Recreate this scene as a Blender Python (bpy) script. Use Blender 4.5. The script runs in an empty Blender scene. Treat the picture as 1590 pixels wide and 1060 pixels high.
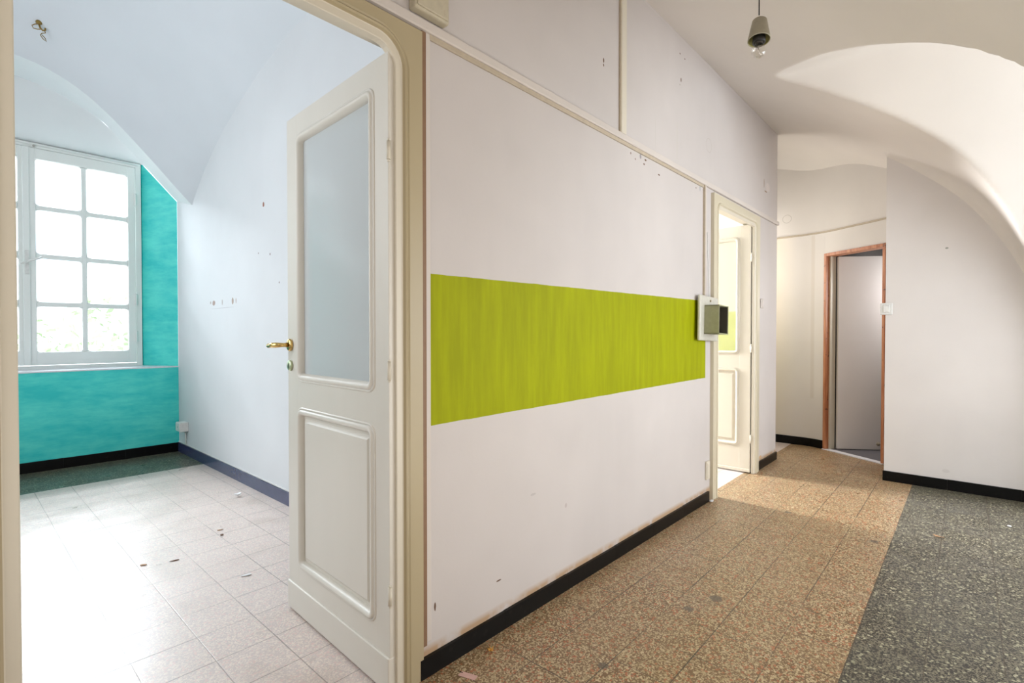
import bpy, bmesh, math, random
import numpy as np
from mathutils import Vector, Matrix
random.seed(4)
S = 1.125                       # one drawing unit (camera height) in metres
C = bpy.context.scene.collection

# ------------------------------------------------------------------ nodes
class NT:
    def __init__(s, name):
        s.m = bpy.data.materials.new(name); s.m.use_nodes = True
        s.t = s.m.node_tree; s.t.nodes.clear()
        s.out = s.t.nodes.new('ShaderNodeOutputMaterial')
    def n(s, typ, ins=None, **kw):
        nd = s.t.nodes.new(typ)
        for k, v in kw.items(): setattr(nd, k, v)
        for k, v in (ins or {}).items(): s.set(nd.inputs[k], v)
        return nd
    def set(s, sock, v):
        if isinstance(v, bpy.types.NodeSocket): s.t.links.new(v, sock)
        elif isinstance(v, tuple) and len(v) == 3 and sock.type == 'RGBA': sock.default_value = (*v, 1)
        else: sock.default_value = v
    def math(s, op, a, b=0.0, c=0.0, clamp=False):
        nd = s.t.nodes.new('ShaderNodeMath'); nd.operation = op; nd.use_clamp = clamp
        for i, v in enumerate((a, b, c)): s.set(nd.inputs[i], v)
        return nd.outputs[0]
    def mix(s, f, a, b, mode='MIX'):
        nd = s.t.nodes.new('ShaderNodeMix'); nd.data_type = 'RGBA'; nd.blend_type = mode
        s.set(nd.inputs[0], f)
        for i, v in ((6, a), (7, b)):
            if isinstance(v, tuple): nd.inputs[i].default_value = (*v, 1)
            else: s.t.links.new(v, nd.inputs[i])
        return nd.outputs[2]
    def coord(s):
        if not hasattr(s, '_c'): s._c = s.n('ShaderNodeTexCoord').outputs['Object']
        return s._c
    def xyz(s):
        if not hasattr(s, '_x'): s._x = s.n('ShaderNodeSeparateXYZ', {0: s.coord()}).outputs
        return s._x
    def mapped(s, sc):
        return s.n('ShaderNodeMapping', {'Vector': s.coord(), 'Scale': sc}).outputs[0]
    def noise(s, scale, detail=4, vec=None, rough=.55):
        return s.n('ShaderNodeTexNoise', {'Vector': vec if vec else s.coord(), 'Scale': scale, 'Detail': detail, 'Roughness': rough}).outputs[0]
    def ramp(s, f, lo, hi, a=0.0, b=1.0):
        return s.n('ShaderNodeMapRange', {0: f, 1: lo, 2: hi, 3: a, 4: b}).outputs[0]
    def bsdf(s, col, rough=.5, bump=None, bs=.1, bd=.01, **kw):
        p = s.n('ShaderNodeBsdfPrincipled', {'Base Color': col, 'Roughness': rough})
        for k, v in kw.items(): s.set(p.inputs[k.replace('_', ' ')], v)
        if bump is not None:
            b = s.n('ShaderNodeBump', {'Height': bump, 'Strength': bs, 'Distance': bd})
            s.t.links.new(b.outputs[0], p.inputs['Normal'])
        s.t.links.new(p.outputs[0], s.out.inputs[0]); return p

def spots(nt, col, lst, a, b, dark=(.16, .10, .07)):
    """marks on plaster: list of (u, v, ru, rv[, colour]) in drawing units on axes a, b"""
    X = nt.xyz(); wob = nt.math('MULTIPLY', nt.math('SUBTRACT', nt.noise(90, 2), .5), .9)
    for sp in lst:
        u, v, ru, rv = sp[:4]; cc = sp[4] if len(sp) > 4 else dark
        du = nt.math('MULTIPLY', nt.math('SUBTRACT', X[a], u * S), 1 / (ru * S))
        dv = nt.math('MULTIPLY', nt.math('SUBTRACT', X[b], v * S), 1 / (rv * S))
        d = nt.math('ADD', nt.math('MULTIPLY', du, du), nt.math('MULTIPLY', dv, dv))
        d = nt.math('ADD', d, wob)
        col = nt.mix(nt.ramp(d, 1.1, .7), col, cc)
    return col

def paint(name, col, var=.04, rough=.6, marks=None, axes=(0, 2), grime=None, streak=True, bs=.12):
    nt = NT(name)
    k = tuple(max(0, c * (1 - var * 2)) for c in col)
    big = nt.noise(1.3, 3)
    c = nt.mix(nt.ramp(big, .35, .7), k, col)
    if streak:
        st = nt.noise(6, 5, nt.mapped((1, 1, .12)))
        c = nt.mix(nt.ramp(st, .45, .7, 0, .5), c, tuple(x * (1 - var) for x in col))
    if grime: c = grime(nt, c)
    if marks: c = spots(nt, c, marks, *axes)
    h = nt.math('ADD', nt.noise(28, 4), nt.math('MULTIPLY', nt.noise(220, 2), .25))
    nt.bsdf(c, rough, h, bs, .004, Specular_IOR_Level=.12)
    return nt.m

def gloss_paint(name, col, chip=(.23, .12, .06), amount=.5, rough=.38, axis_scale=(1, 1, .25)):
    nt = NT(name)
    n1 = nt.noise(5, 4, nt.mapped((1, 1, .2)))
    c = nt.mix(nt.ramp(n1, .35, .7), tuple(x * .97 for x in col), col)
    ch = nt.noise(26, 3, nt.mapped((1, 1, .5)), .7)
    msk = nt.math('MULTIPLY', nt.ramp(ch, .765 - .02 * amount, .78 - .02 * amount), min(1, amount * 2))
    c = nt.mix(msk, c, chip)
    nt.bsdf(c, rough, nt.noise(30, 3, nt.mapped((1, 1, .15))), .08, .003)
    return nt.m

def plain(name, col, rough=.5, metal=0.0, **kw):
    nt = NT(name)
    c = nt.mix(nt.ramp(nt.noise(40, 3), .3, .7), tuple(x * .88 for x in col), col)
    nt.bsdf(c, rough, nt.noise(80, 2), .04, .002, Metallic=metal, **kw)
    return nt.m

M = {}
# green painted band across the partition
def green_band(nt, c):
    X = nt.xyz()
    x, z = X[0], X[2]
    wob = nt.math('MULTIPLY', nt.math('SUBTRACT', nt.noise(9, 3), .5), .006)
    top = nt.math('ADD', nt.math('MULTIPLY_ADD', nt.math('SUBTRACT', x, .945 * S), .0095, 1.178 * S), wob)
    bot = nt.math('ADD', nt.math('MULTIPLY_ADD', nt.math('SUBTRACT', x, .945 * S), .0055, .732 * S), wob)
    m = nt.math('MULTIPLY', nt.math('GREATER_THAN', x, .944 * S), nt.math('LESS_THAN', x, 3.005 * S))
    m = nt.math('MULTIPLY', m, nt.math('LESS_THAN', z, top))
    m = nt.math('MULTIPLY', m, nt.math('GREATER_THAN', z, bot))
    st = nt.noise(16, 6, nt.mapped((1.6, 1, .16)), .65)
    g = nt.mix(nt.ramp(st, .38, .68), (.285, .31, .0), (.355, .385, .0))
    return nt.mix(m, c, g)
pm = [(1.885, 2.166, .006, .011), (1.885, 2.146, .005, .006), (2.118, 1.834, .004, .006), (2.16, 1.818, .004, .005),
      (2.21, 1.843, .008, .012, (.3, .28, .3)), (2.26, 1.838, .01, .005), (2.245, 1.815, .007, .005), (2.40, 1.80, .012, .004),
      (2.64, 2.50, .006, .005), (2.70, 2.495, .006, .004), (2.653, 2.365, .006, .012), (2.64, 2.335, .005, .004, (.4, .36, .3)),
      (2.858, 1.832, .006, .005), (2.913, 1.844, .01, .02, (.42, .42, .42)), (2.96, 1.84, .005, .007), (.966, .19, .004, .014),
      (4.106, 2.13, .006, .035, (.3, .2, .12)), (4.15, 2.078, .03, .006, (.3, .2, .12)),
      (4.2, 2.12, .05, .034, (.66, .6, .57)), (2.36, 2.0, .006, .09, (.60, .56, .53)), (2.61, 2.02, .005, .12, (.58, .54, .50)),
      (4.06, .085, .03, .012, (.62, .42, .24)), (1.24, .17, .012, .003), (1.42, .42, .016, .005, (.5, .46, .44)), (1.62, .33, .007, .01, (.5, .44, .42))]
def w1g(nt, c):
    X = nt.xyz()
    # grey-brown soiling low on the wall and dirt just above the skirting
    low = nt.math('MULTIPLY', nt.ramp(X[2], .090 * S, .070 * S), nt.ramp(nt.noise(9, 4), .30, .5))
    c = nt.mix(nt.math('MULTIPLY', low, .9), c, (.46, .30, .17))
    ring = nt.math('SQRT', nt.math('ADD', nt.math('POWER', nt.math('SUBTRACT', X[0], 3.042 * S), 2), nt.math('POWER', nt.math('SUBTRACT', X[2], 2.122 * S), 2)))
    c = nt.mix(nt.math('MULTIPLY', nt.ramp(nt.math('ABSOLUTE', nt.math('SUBTRACT', ring, .045)), .004, .001), .5), c, (.45, .41, .36))
    return green_band(nt, c)
M['wall_main'] = paint('white_wall_paint_with_green_band', (.635, .59, .565), .05, .55, pm, (0, 2), w1g)
M['wall_hall'] = paint('hall_white_paint', (.74, .70, .675), .05, .6,
    [(.109, 1.554, .009, .006, (.30, .31, .27)), (.1, .12, .02, .012, (.62, .58, .56))], (1, 2))
def ringy(cy, cz, r):
    def f(nt, c):
        X = nt.xyz()
        q = nt.math('SQRT', nt.math('ADD', nt.math('POWER', nt.math('SUBTRACT', X[1], cy * S), 2), nt.math('POWER', nt.math('SUBTRACT', X[2], cz * S), 2)))
        c = nt.mix(nt.math('MULTIPLY', nt.ramp(nt.math('ABSOLUTE', nt.math('SUBTRACT', q, r * S)), .004, .001), .6), c, (.4, .37, .33))
        # pale cable-duct strip and yellowed corner
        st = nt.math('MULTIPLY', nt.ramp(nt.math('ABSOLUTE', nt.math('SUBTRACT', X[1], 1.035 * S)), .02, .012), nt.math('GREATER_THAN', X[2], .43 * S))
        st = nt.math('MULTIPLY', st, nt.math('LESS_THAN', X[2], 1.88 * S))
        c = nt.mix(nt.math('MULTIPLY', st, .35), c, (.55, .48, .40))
        ye = nt.math('MULTIPLY', nt.ramp(X[1], 1.16 * S, 1.36 * S), nt.math('LESS_THAN', X[2], 1.89 * S))
        return nt.mix(nt.math('MULTIPLY', ye, .5), c, (.70, .60, .42))
    return f
M['wall_far'] = paint('far_wall_paint', (.74, .70, .655), .05, .6, [(1.352, 1.865, .012, .02, (.55, .22, .10)), (1.345, 1.80, .010, .014, (.30, .16, .08)), (1.356, 1.70, .008, .06, (.60, .40, .22))], (1, 2), ringy(1.249, 2.057, .036))
M['ceiling'] = paint('hall_vault_plaster', (.76, .715, .665), .03, .7, streak=False)
M['room_white'] = paint('room_white_plaster', (.72, .735, .75), .03, .6,
    [(4.237, 1.237, .012, .012, (.45, .38, .34)), (4.17, 1.232, .03, .02, (.40, .30, .26)), (3.998, 1.231, .008, .022, (.4, .33, .3)), (3.80, 1.232, .02, .024, (.42, .33, .28)), (3.74, 1.232, .008, .02, (.42, .33, .28)),
     (3.28, 1.81, .014, .016, (.32, .16, .12)), (3.361, 1.515, .005, .006), (3.189, 1.492, .006, .008), (3.065, 1.311, .005, .006), (4.0, 1.19, .25, .003, (.6, .6, .62))], (1, 2))
M['room_vault'] = paint('room_vault_plaster', (.70, .735, .77), .03, .7, streak=False)
M['niche_white'] = paint('niche_white_plaster', (.80, .83, .84), .03, .6, streak=False)
def teal():
    nt = NT('teal_brushed_paint')
    a = nt.noise(5.5, 6, nt.mapped((.45, .45, 1.0)), .62)
    b = nt.noise(14, 5, nt.mapped((.3, .3, 1.4)), .7)
    f = nt.math('ADD', nt.math('MULTIPLY', a, .62), nt.math('MULTIPLY', b, .38))
    c = nt.mix(nt.ramp(f, .40, .60), (.02, .60, .58), (.10, .78, .69))
    c = nt.mix(nt.ramp(b, .66, .74, 0, .5), c, (.20, .66, .60))
    nt.bsdf(c, .5, b, .12, .004); return nt.m
M['teal'] = teal()
M['black_skirt'] = (lambda nt: (nt.bsdf(nt.mix(nt.ramp(nt.noise(30, 4), .62, .72), (.002, .002, .002), (.008, .007, .006)), .35, nt.noise(60, 2), .03, .002, Specular_IOR_Level=.2), nt.m)[1])(NT('black_tile_skirting'))
M['cream'] = gloss_paint('cream_gloss_paint', (.45, .375, .235), amount=.35)
M['cream_far'] = gloss_paint('far_frame_cream_paint', (.62, .56, .42), amount=.35)
M['cream_light'] = gloss_paint('pale_cream_gloss_paint', (.70, .645, .53), amount=.3)
M['door_paint'] = gloss_paint('door_white_gloss_paint', (.71, .675, .60), amount=.12)
M['win_paint'] = gloss_paint('window_white_gloss_paint', (.84, .87, .84), amount=.05)
M['trim_white'] = paint('white_batten_paint', (.68, .62, .57), .05, .5)
M['trim_brown'] = plain('brown_stripped_edge', (.26, .15, .085), .6)
M['trim_tan'] = plain('tan_batten_edge', (.52, .44, .33), .6)
def wood():
    nt = NT('orange_pine_frame')
    g = nt.noise(9, 5, nt.mapped((6, 6, .5)), .6)
    c = nt.mix(nt.ramp(g, .35, .7), (.36, .115, .045), (.60, .27, .13))
    c = nt.mix(nt.ramp(nt.noise(22, 3), .66, .7), c, (.12, .05, .03))
    nt.bsdf(c, .45, g, .1, .003); return nt.m
M['wood'] = wood()
M['brass'] = plain('brass', (.72, .50, .18), .25, 1.0)
M['greenish_brass'] = plain('green_tinted_brass', (.55, .62, .40), .3, .8)  # brass with an overall green tint
M['dark'] = plain('dark_void', (.015, .013, .012), .6)
M['box_beige'] = plain('beige_plastic_box', (.56, .50, .37), .45)
M['box_green'] = plain('greenish_grey_plastic', (.33, .33, .20), .45)
M['box_inside'] = plain('dark_olive_box_inside', (.06, .052, .035), .7)
M['plate_white'] = plain('off_white_plastic_plate', (.62, .60, .52), .4)
M['plastic_white'] = plain('white_plastic', (.76, .76, .73), .35)
M['leaf_grey'] = paint('flat_grey_door_paint', (.84, .80, .78), .03, .6, streak=False)
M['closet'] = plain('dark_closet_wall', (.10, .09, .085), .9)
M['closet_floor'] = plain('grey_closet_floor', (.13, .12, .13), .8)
M['stone'] = plain('pale_stone_sill', (.80, .80, .84), .35)
M['lamp_metal'] = plain('brushed_grey_metal_shade', (.42, .39, .30), .45, .35)
M['lamp_inside'] = plain('yellowed_shade_inside', (.45, .40, .15), .5, .3)
M['black'] = plain('black_plastic', (.012, .011, .010), .4)
M['wire'] = plain('old_wire', (.30, .20, .05), .5, .5)
M['steel'] = plain('steel', (.55, .52, .48), .35, 1.0)
M['leaf_or'] = plain('dry_orange_leaf', (.62, .30, .05), .7)
M['paper_pink'] = plain('pink_paper', (.72, .46, .41), .8)
M['paper_white'] = plain('white_scrap', (.82, .82, .82), .8)
M['twig'] = plain('brown_twig', (.18, .09, .05), .8)
M['twig_tan'] = plain('tan_scrap', (.50, .30, .17), .8)
M['smudge'] = plain('grey_stain_flake', (.12, .10, .085), .7)
M['facade'] = plain('pale_facade_render', (.80, .80, .80), .9)
M['facade_win'] = plain('facade_window', (.42, .47, .56), .5)
M['gravel'] = plain('pale_ground', (.6, .6, .58), .9)
M['hedge'] = plain('hedge_leaves', (.44, .52, .34), .8)

def glass_clear():
    nt = NT('clear_glass')
    t = nt.n('ShaderNodeBsdfTransparent', {'Color': (.97, .985, .985)})
    g = nt.n('ShaderNodeBsdfGlossy', {'Color': (1, 1, 1), 'Roughness': .02})
    f = nt.n('ShaderNodeFresnel', {'IOR': 1.4})
    mx = nt.n('ShaderNodeMixShader', {0: f.outputs[0], 1: t.outputs[0], 2: g.outputs[0]})
    nt.t.links.new(mx.outputs[0], nt.out.inputs[0]); return nt.m
M['glass'] = glass_clear()
def glass_frost(name, tint, k):
    nt = NT(name)
    w = nt.n('ShaderNodeTexWave', {'Vector': nt.coord(), 'Scale': 90, 'Distortion': 1.5, 'Detail': 1.0}, bands_direction='Z').outputs[0]
    b = nt.n('ShaderNodeBump', {'Height': w, 'Strength': .12, 'Distance': .002}).outputs[0]
    r = nt.n('ShaderNodeBsdfRefraction', {'Color': tint, 'Roughness': .32, 'IOR': 1.03, 'Normal': b})
    tl = nt.n('ShaderNodeBsdfTranslucent', {'Color': tint})
    df = nt.n('ShaderNodeBsdfDiffuse', {'Color': tint})
    gl = nt.n('ShaderNodeBsdfGlossy', {'Color': (1, 1, 1), 'Roughness': .12, 'Normal': b})
    m1 = nt.n('ShaderNodeMixShader', {0: .75, 1: tl.outputs[0], 2: df.outputs[0]})
    m2 = nt.n('ShaderNodeMixShader', {0: k, 1: m1.outputs[0], 2: r.outputs[0]})
    f = nt.n('ShaderNodeFresnel', {'IOR': 1.45})
    m3 = nt.n('ShaderNodeMixShader', {0: f.outputs[0], 1: m2.outputs[0], 2: gl.outputs[0]})
    nt.t.links.new(m3.outputs[0], nt.out.inputs[0]); return nt.m
M['frost'] = glass_frost('frosted_ribbed_glass', (.93, .98, .985), .30)
M['frost2'] = glass_frost('frosted_glass_far_door', (.86, .86, .76), .8)

def floor_mat():
    nt = NT('terrazzo_tile_floor')
    X = nt.xyz(); x, y = X[0], X[1]
    room = nt.math('GREATER_THAN', y, 1.2 * S)
    dark = nt.math('MAXIMUM', nt.math('LESS_THAN', y, .268 * S), nt.math('GREATER_THAN', y, 4.386 * S))
    # joints
    wx = nt.math('MULTIPLY', nt.math('SUBTRACT', nt.noise(3, 2), .5), .006)
    def saw(v, off, pitch):
        q = nt.math('DIVIDE', nt.math('SUBTRACT', v, off), pitch)
        fr = nt.math('SUBTRACT', q, nt.math('FLOOR', q))
        d = nt.math('MULTIPLY', nt.math('SUBTRACT', .5, nt.math('ABSOLUTE', nt.math('SUBTRACT', fr, .5))), pitch)
        return d, nt.math('FLOOR', q)
    offx = nt.math('ADD', nt.math('MULTIPLY_ADD', room, .069 * S, .120 * S), nt.math('MULTIPLY', dark, .089 * S))
    dx, ix = saw(nt.math('ADD', x, wx), offx, .178 * S)
    dy, iy = saw(nt.math('ADD', y, wx), .0895 * S, .1795 * S)
    jn = nt.noise(2.4, 3, nt.mapped((1, 1, 1)))
    jw = nt.ramp(jn, .35, .7, .0008, .0022)
    hx = nt.ramp(nt.math('SUBTRACT', dx, jw), .0012, -.0004)
    hy = nt.ramp(nt.math('SUBTRACT', dy, jw), .0012, -.0004)
    sx = nt.ramp(nt.noise(1.7, 2), .38, .58, .3, .9)
    sy = nt.ramp(nt.noise(2.1, 2, nt.mapped((1, 1.3, 2))), .36, .55, .45, .95)
    joint = nt.math('MULTIPLY', nt.math('MAXIMUM', nt.math('MULTIPLY', hx, sx), nt.math('MULTIPLY', hy, sy)), nt.math('MULTIPLY_ADD', room, -.35, 1.0))
    tid = nt.n('ShaderNodeCombineXYZ', {0: ix, 1: iy}).outputs[0]
    tv = nt.n('ShaderNodeTexWhiteNoise', {'Vector': tid}, noise_dimensions='3D').outputs[0]
    # chips
    dist = nt.n('ShaderNodeTexNoise', {'Vector': nt.coord(), 'Scale': 60.0, 'Detail': 2.0}).outputs[1]
    vv = nt.n('ShaderNodeVectorMath', {0: dist, 1: (.014, .014, .014)}, operation='MULTIPLY').outputs[0]
    vec = nt.n('ShaderNodeVectorMath', {0: nt.coord(), 1: vv}, operation='ADD').outputs[0]
    def vor(scale, col=True):
        v = nt.n('ShaderNodeTexVoronoi', {'Vector': vec, 'Scale': scale})
        return nt.n('ShaderNodeSeparateColor', {0: v.outputs['Color']}).outputs, v.outputs['Distance']
    c1, d1 = vor(215.0); c2, d2 = vor(92.0)
    cream = nt.mix(nt.ramp(c1[1], 0, 1), (.37, .275, .135), (.64, .52, .33))
    base = nt.mix(nt.ramp(c1[0], .50, .60), (.17, .095, .04), cream)
    red = nt.mix(c2[1], (.34, .075, .02), (.48, .17, .075))
    rm = nt.math('MULTIPLY', nt.math('GREATER_THAN', c2[0], .80), nt.ramp(d2, .0062, .0048))
    rm = nt.math('MULTIPLY', nt.math('GREATER_THAN', c2[0], .72), nt.ramp(d2, .50, .40))
    light = nt.mix(nt.math('MULTIPLY', rm, .9), base, red)
    gm = nt.math('MULTIPLY', nt.math('LESS_THAN', c2[2], .07), nt.ramp(d2, .5, .4))
    light = nt.mix(nt.math('MULTIPLY', gm, .55), light, (.20, .14, .10))
    light = nt.mix(nt.ramp(tv, 0, 1, 0, .22), light, (.36, .24, .13))
    # in the room the tiles are paler and pinker
    lroom = nt.mix(.55, light, (.88, .79, .78))
    light = nt.mix(room, light, lroom)
    dk = nt.mix(nt.ramp(c1[0], .50, .62), (.018, .015, .010), (.20, .18, .12))
    dk = nt.mix(nt.math('MULTIPLY', nt.math('GREATER_THAN', c2[0], .83), nt.ramp(d2, .50, .42)), dk, (.44, .42, .28))
    dk = nt.mix(nt.ramp(tv, 0, 1, 0, .2), dk, (.10, .10, .09))
    c = nt.mix(dark, light, dk)
    # worn / dirty patches
    c = nt.mix(nt.ramp(nt.noise(2.0, 5), .56, .72, 0, .35), c, nt.mix(dark, (.30, .22, .15), (.08, .08, .07)))
    c = nt.mix(nt.math('MULTIPLY', nt.ramp(nt.noise(11, 4), .70, .75, 0, .5), nt.math('SUBTRACT', 1.0, room)), c, (.16, .12, .09))
    for (px, py, r) in ((1.801, .749, .02), (1.939, .704, .028), (3.156, .748, .02), (2.991, .331, .02), (1.317, .813, .018)):
        d = nt.math('SQRT', nt.math('ADD', nt.math('POWER', nt.math('SUBTRACT', x, px * S), 2), nt.math('POWER', nt.math('SUBTRACT', y, py * S), 2)))
        d = nt.math('ADD', d, nt.math('MULTIPLY', nt.math('SUBTRACT', nt.noise(70, 2), .5), .03))
        c = nt.mix(nt.ramp(d, r * S, r * S * .7, 0, .8), c, (.10, .08, .06))
    c = nt.mix(joint, c, (.06, .045, .03))
    edge = nt.ramp(nt.math('ABSOLUTE', nt.math('SUBTRACT', y, .268 * S)), .004, .001)
    rough = nt.ramp(nt.noise(5, 4), .3, .7, .27, .42)
    nt.bsdf(c, rough, nt.math('SUBTRACT', nt.math('MULTIPLY', nt.noise(30, 3), .15), joint), .25, .002, Specular_IOR_Level=.55)
    return nt.m
M['floor'] = floor_mat()

# ------------------------------------------------------------------ mesh helpers (drawing units)
class MB:
    def __init__(s): s.v = []; s.f = []; s.sm = []; s.mi = []
    def add(s, vs, fs, smooth=False, mi=0):
        o = len(s.v); s.v += [tuple(v) for v in vs]
        for f in fs: s.f.append(tuple(i + o for i in f)); s.sm.append(smooth); s.mi.append(mi)
        return s
    def box(s, x0, x1, y0, y1, z0, z1, mi=0):
        v = [(x, y, z) for x in (x0, x1) for y in (y0, y1) for z in (z0, z1)]
        return s.add(v, [(0, 1, 3, 2), (4, 6, 7, 5), (0, 4, 5, 1), (2, 3, 7, 6), (0, 2, 6, 4), (1, 5, 7, 3)], mi=mi)
    def bbox(s, x0, x1, y0, y1, z0, z1, b=.003, mi=0):
        """box with chamfered edges"""
        bm = bmesh.new(); m = Matrix.Translation(((x0+x1)/2, (y0+y1)/2, (z0+z1)/2)) @ Matrix.Diagonal((abs(x1-x0), abs(y1-y0), abs(z1-z0), 1))
        bmesh.ops.create_cube(bm, size=1, matrix=m)
        bmesh.ops.bevel(bm, geom=list(bm.edges), offset=b, segments=2, affect='EDGES', profile=.5)
        s.add([v.co[:] for v in bm.verts], [[v.index for v in f.verts] for f in bm.faces], mi=mi); bm.free(); return s
    def prism(s, poly, z0, z1, mi=0):
        n = len(poly); v = [(x, y, z0) for x, y in poly] + [(x, y, z1) for x, y in poly]
        f = [tuple(reversed(range(n))), tuple(range(n, 2 * n))] + [(i, (i+1) % n, n+(i+1) % n, n+i) for i in range(n)]
        return s.add(v, f, mi=mi)
    def quad(s, a, b, c, d, mi=0): return s.add([a, b, c, d], [(0, 1, 2, 3)], mi=mi)
    def grid(s, P, smooth=True, mi=0):
        r, c = len(P), len(P[0])
        return s.add([p for row in P for p in row], [(i*c+j, i*c+j+1, (i+1)*c+j+1, (i+1)*c+j) for i in range(r-1) for j in range(c-1)], smooth, mi)
    def tube(s, pts, r, n=10, mi=0, cap=True):
        pts = [Vector(p) for p in pts]; rs = r if isinstance(r, (list, tuple)) else [r] * len(pts)
        rings = []; up = None
        for i, p in enumerate(pts):
            d = (pts[min(i+1, len(pts)-1)] - pts[max(i-1, 0)]).normalized()
            if up is None: up = d.orthogonal().normalized()
            up = (up - d * up.dot(d)).normalized(); w = d.cross(up)
            rings.append([p + (up * math.cos(a) + w * math.sin(a)) * rs[i] for a in [2*math.pi*k/n for k in range(n)]])
        v = [q for rg in rings for q in rg]
        f = [(i*n+k, i*n+(k+1) % n, (i+1)*n+(k+1) % n, (i+1)*n+k) for i in range(len(pts)-1) for k in range(n)]
        s.add(v, f, True, mi)
        if cap: s.add(rings[0], [tuple(reversed(range(n)))], False, mi); s.add(rings[-1], [tuple(range(n))], False, mi)
        return s
    def lathe(s, prof, axis=(0, 0, 1), org=(0, 0, 0), n=32, mi=0):
        ax = Vector(axis).normalized(); u = ax.orthogonal().normalized(); w = ax.cross(u); o = Vector(org)
        P = [[o + ax * h + (u * math.cos(a) + w * math.sin(a)) * r for a in [2*math.pi*k/n for k in range(n+1)]] for r, h in prof]
        return s.grid(P, True, mi)
    def sweep(s, path, prof, plane, closed=False, mi=0, smooth=False):
        """profile (a = outward in plane, b = out of plane) along an in-plane path with mitres.
        path pts are 2D; plane(u, v, w) -> xyz"""
        n = len(path); P = []
        for i in range(n):
            p = Vector(path[i])
            q0 = Vector(path[(i-1) % n]) if (closed or i > 0) else None
            q1 = Vector(path[(i+1) % n]) if (closed or i < n-1) else None
            d0 = (p - q0).normalized() if q0 else (q1 - p).normalized()
            d1 = (q1 - p).normalized() if q1 else d0
            n0 = Vector((d0.y, -d0.x)); n1 = Vector((d1.y, -d1.x)); m = (n0 + n1)
            m = m / max(.3, m.dot(n0)) if m.length > 1e-6 else n0
            P.append([plane(p.x + m.x*a, p.y + m.y*a, b) for a, b in prof])
        if closed: P.append(P[0])
        s.grid(P, smooth, mi)
        if not closed:
            s.add(P[0], [tuple(range(len(prof)))]); s.add(P[-1], [tuple(reversed(range(len(prof))))])
        return s
    def build(s, name, mats, parent=None, loc=None, bevel=0, flat=False, **props):
        me = bpy.data.meshes.new(name)
        me.from_pydata([(a*S, b*S, c*S) for a, b, c in s.v], [], s.f)
        if not isinstance(mats, (list, tuple)): mats = [mats]
        for m in mats: me.materials.append(m)
        bm = bmesh.new(); bm.from_mesh(me)
        for i, f in enumerate(bm.faces): f.smooth = s.sm[i] and not flat; f.material_index = s.mi[i]
        bmesh.ops.remove_doubles(bm, verts=bm.verts, dist=1e-5)
        bmesh.ops.recalc_face_normals(bm, faces=bm.faces)
        bm.to_mesh(me); bm.free()
        o = bpy.data.objects.new(name, me); C.objects.link(o)
        if parent: o.parent = parent
        if loc: o.location = [k*S for k in loc]
        if bevel:
            md = o.modifiers.new('bevel', 'BEVEL'); md.width = bevel*S; md.segments = 2; md.limit_method = 'ANGLE'; md.harden_normals = False
        for k, v in props.items(): o[k] = v
        return o
def empty(name, loc=(0, 0, 0), **props):
    o = bpy.data.objects.new(name, None); C.objects.link(o); o.location = [k*S for k in loc]; o.empty_display_size = .05
    for k, v in props.items(): o[k] = v
    return o
def struct(name, label, mb, mats, **kw): return mb.build(name, mats, kind='structure', label=label, category=name.split('_')[0], **kw)
def chaikin(p, n=3):
    for _ in range(n):
        q = [p[0]]
        for a, b in zip(p, p[1:]): q += [tuple(.75*np.array(a)+.25*np.array(b)), tuple(.25*np.array(a)+.75*np.array(b))]
        p = q + [p[-1]]
    return p

# ------------------------------------------------------------------ hall vault
Z1 = chaikin([(-.46, .95), (-.40, 1.10), (-.33, 1.28), (-.242, 1.48), (-.157, 1.675), (-.04, 1.865), (.082, 2.0), (.277, 2.147), (.415, 2.235), (.75, 2.43), (1.165, 2.605), (1.6, 2.72), (2.2, 2.78)], 2)
z1x, z1y = zip(*Z1)
def z1(y): return float(np.interp(y, z1x, z1y))
XC = 2.94
Z2 = [(1.78, 1.0), (1.81, 1.3), (1.86, 1.50), (1.94, 1.63), (2.033, 1.749), (2.124, 1.838), (2.216, 1.930), (2.327, 2.030), (2.427, 2.112), (2.549, 2.197), (2.715, 2.292),
      (2.85, 2.352), (2.984, 2.406), (3.08, 2.444), (3.15, 2.462), (3.19, 2.452), (3.235, 2.400), (3.29, 2.320), (3.36, 2.225), (3.45, 2.115), (3.55, 2.010), (3.66, 1.905),
      (3.815, 1.742), (3.93, 1.61), (4.017, 1.505), (4.08, 1.40), (4.10, 1.0)]
z2x, z2y = zip(*chaikin(Z2, 1))
def z2(x): return float(np.interp(x, z2x, z2y)) if 1.78 < x < 4.10 else 0
W1Y = 1.175; W1B = 1.235          # faces of the partition
X4 = 4.30; XF = 5.17              # end wall, far wall
def zh(x, y):
    a = max(z1(y), z2(x))
    if x <= X4 and y < .44:       # plaster cove running into the end wall
        r = .03 + .10 * min(1, max(0, (.44 - y) / .5)); e = x - (X4 - r)
        if e > 0: a -= (r - math.sqrt(max(0, r*r - e*e))) * .9
    if x > 4.5:                   # soft cove into the far wall
        r = .32; e = x - (5.22 - r)
        if e > 0: a -= (r - math.sqrt(max(0, r*r - min(e, r)*min(e, r)))) * .8
    return a
mb = MB()
ys = np.concatenate([np.arange(-.45, 1.2, .0165), [1.2]])
xs = np.concatenate([np.arange(-1.2, 1.6, .05), np.arange(1.6, 4.30, .0165), [4.30]])
mb.grid([[(x, y, zh(x, y)) for x in xs] for y in ys])
xs2 = np.arange(4.30, 5.45, .03); ys2 = np.concatenate([np.arange(.40, 1.2, .025), np.arange(1.2, 1.9, .05)])
mb.grid([[(x, y, zh(max(x, 4.3001), y)) for x in xs2] for y in ys2])
xs3 = np.concatenate([[XC-1.16], np.arange(XC-1.15, XC+1.16, .05), [XC+1.16]])
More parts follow.
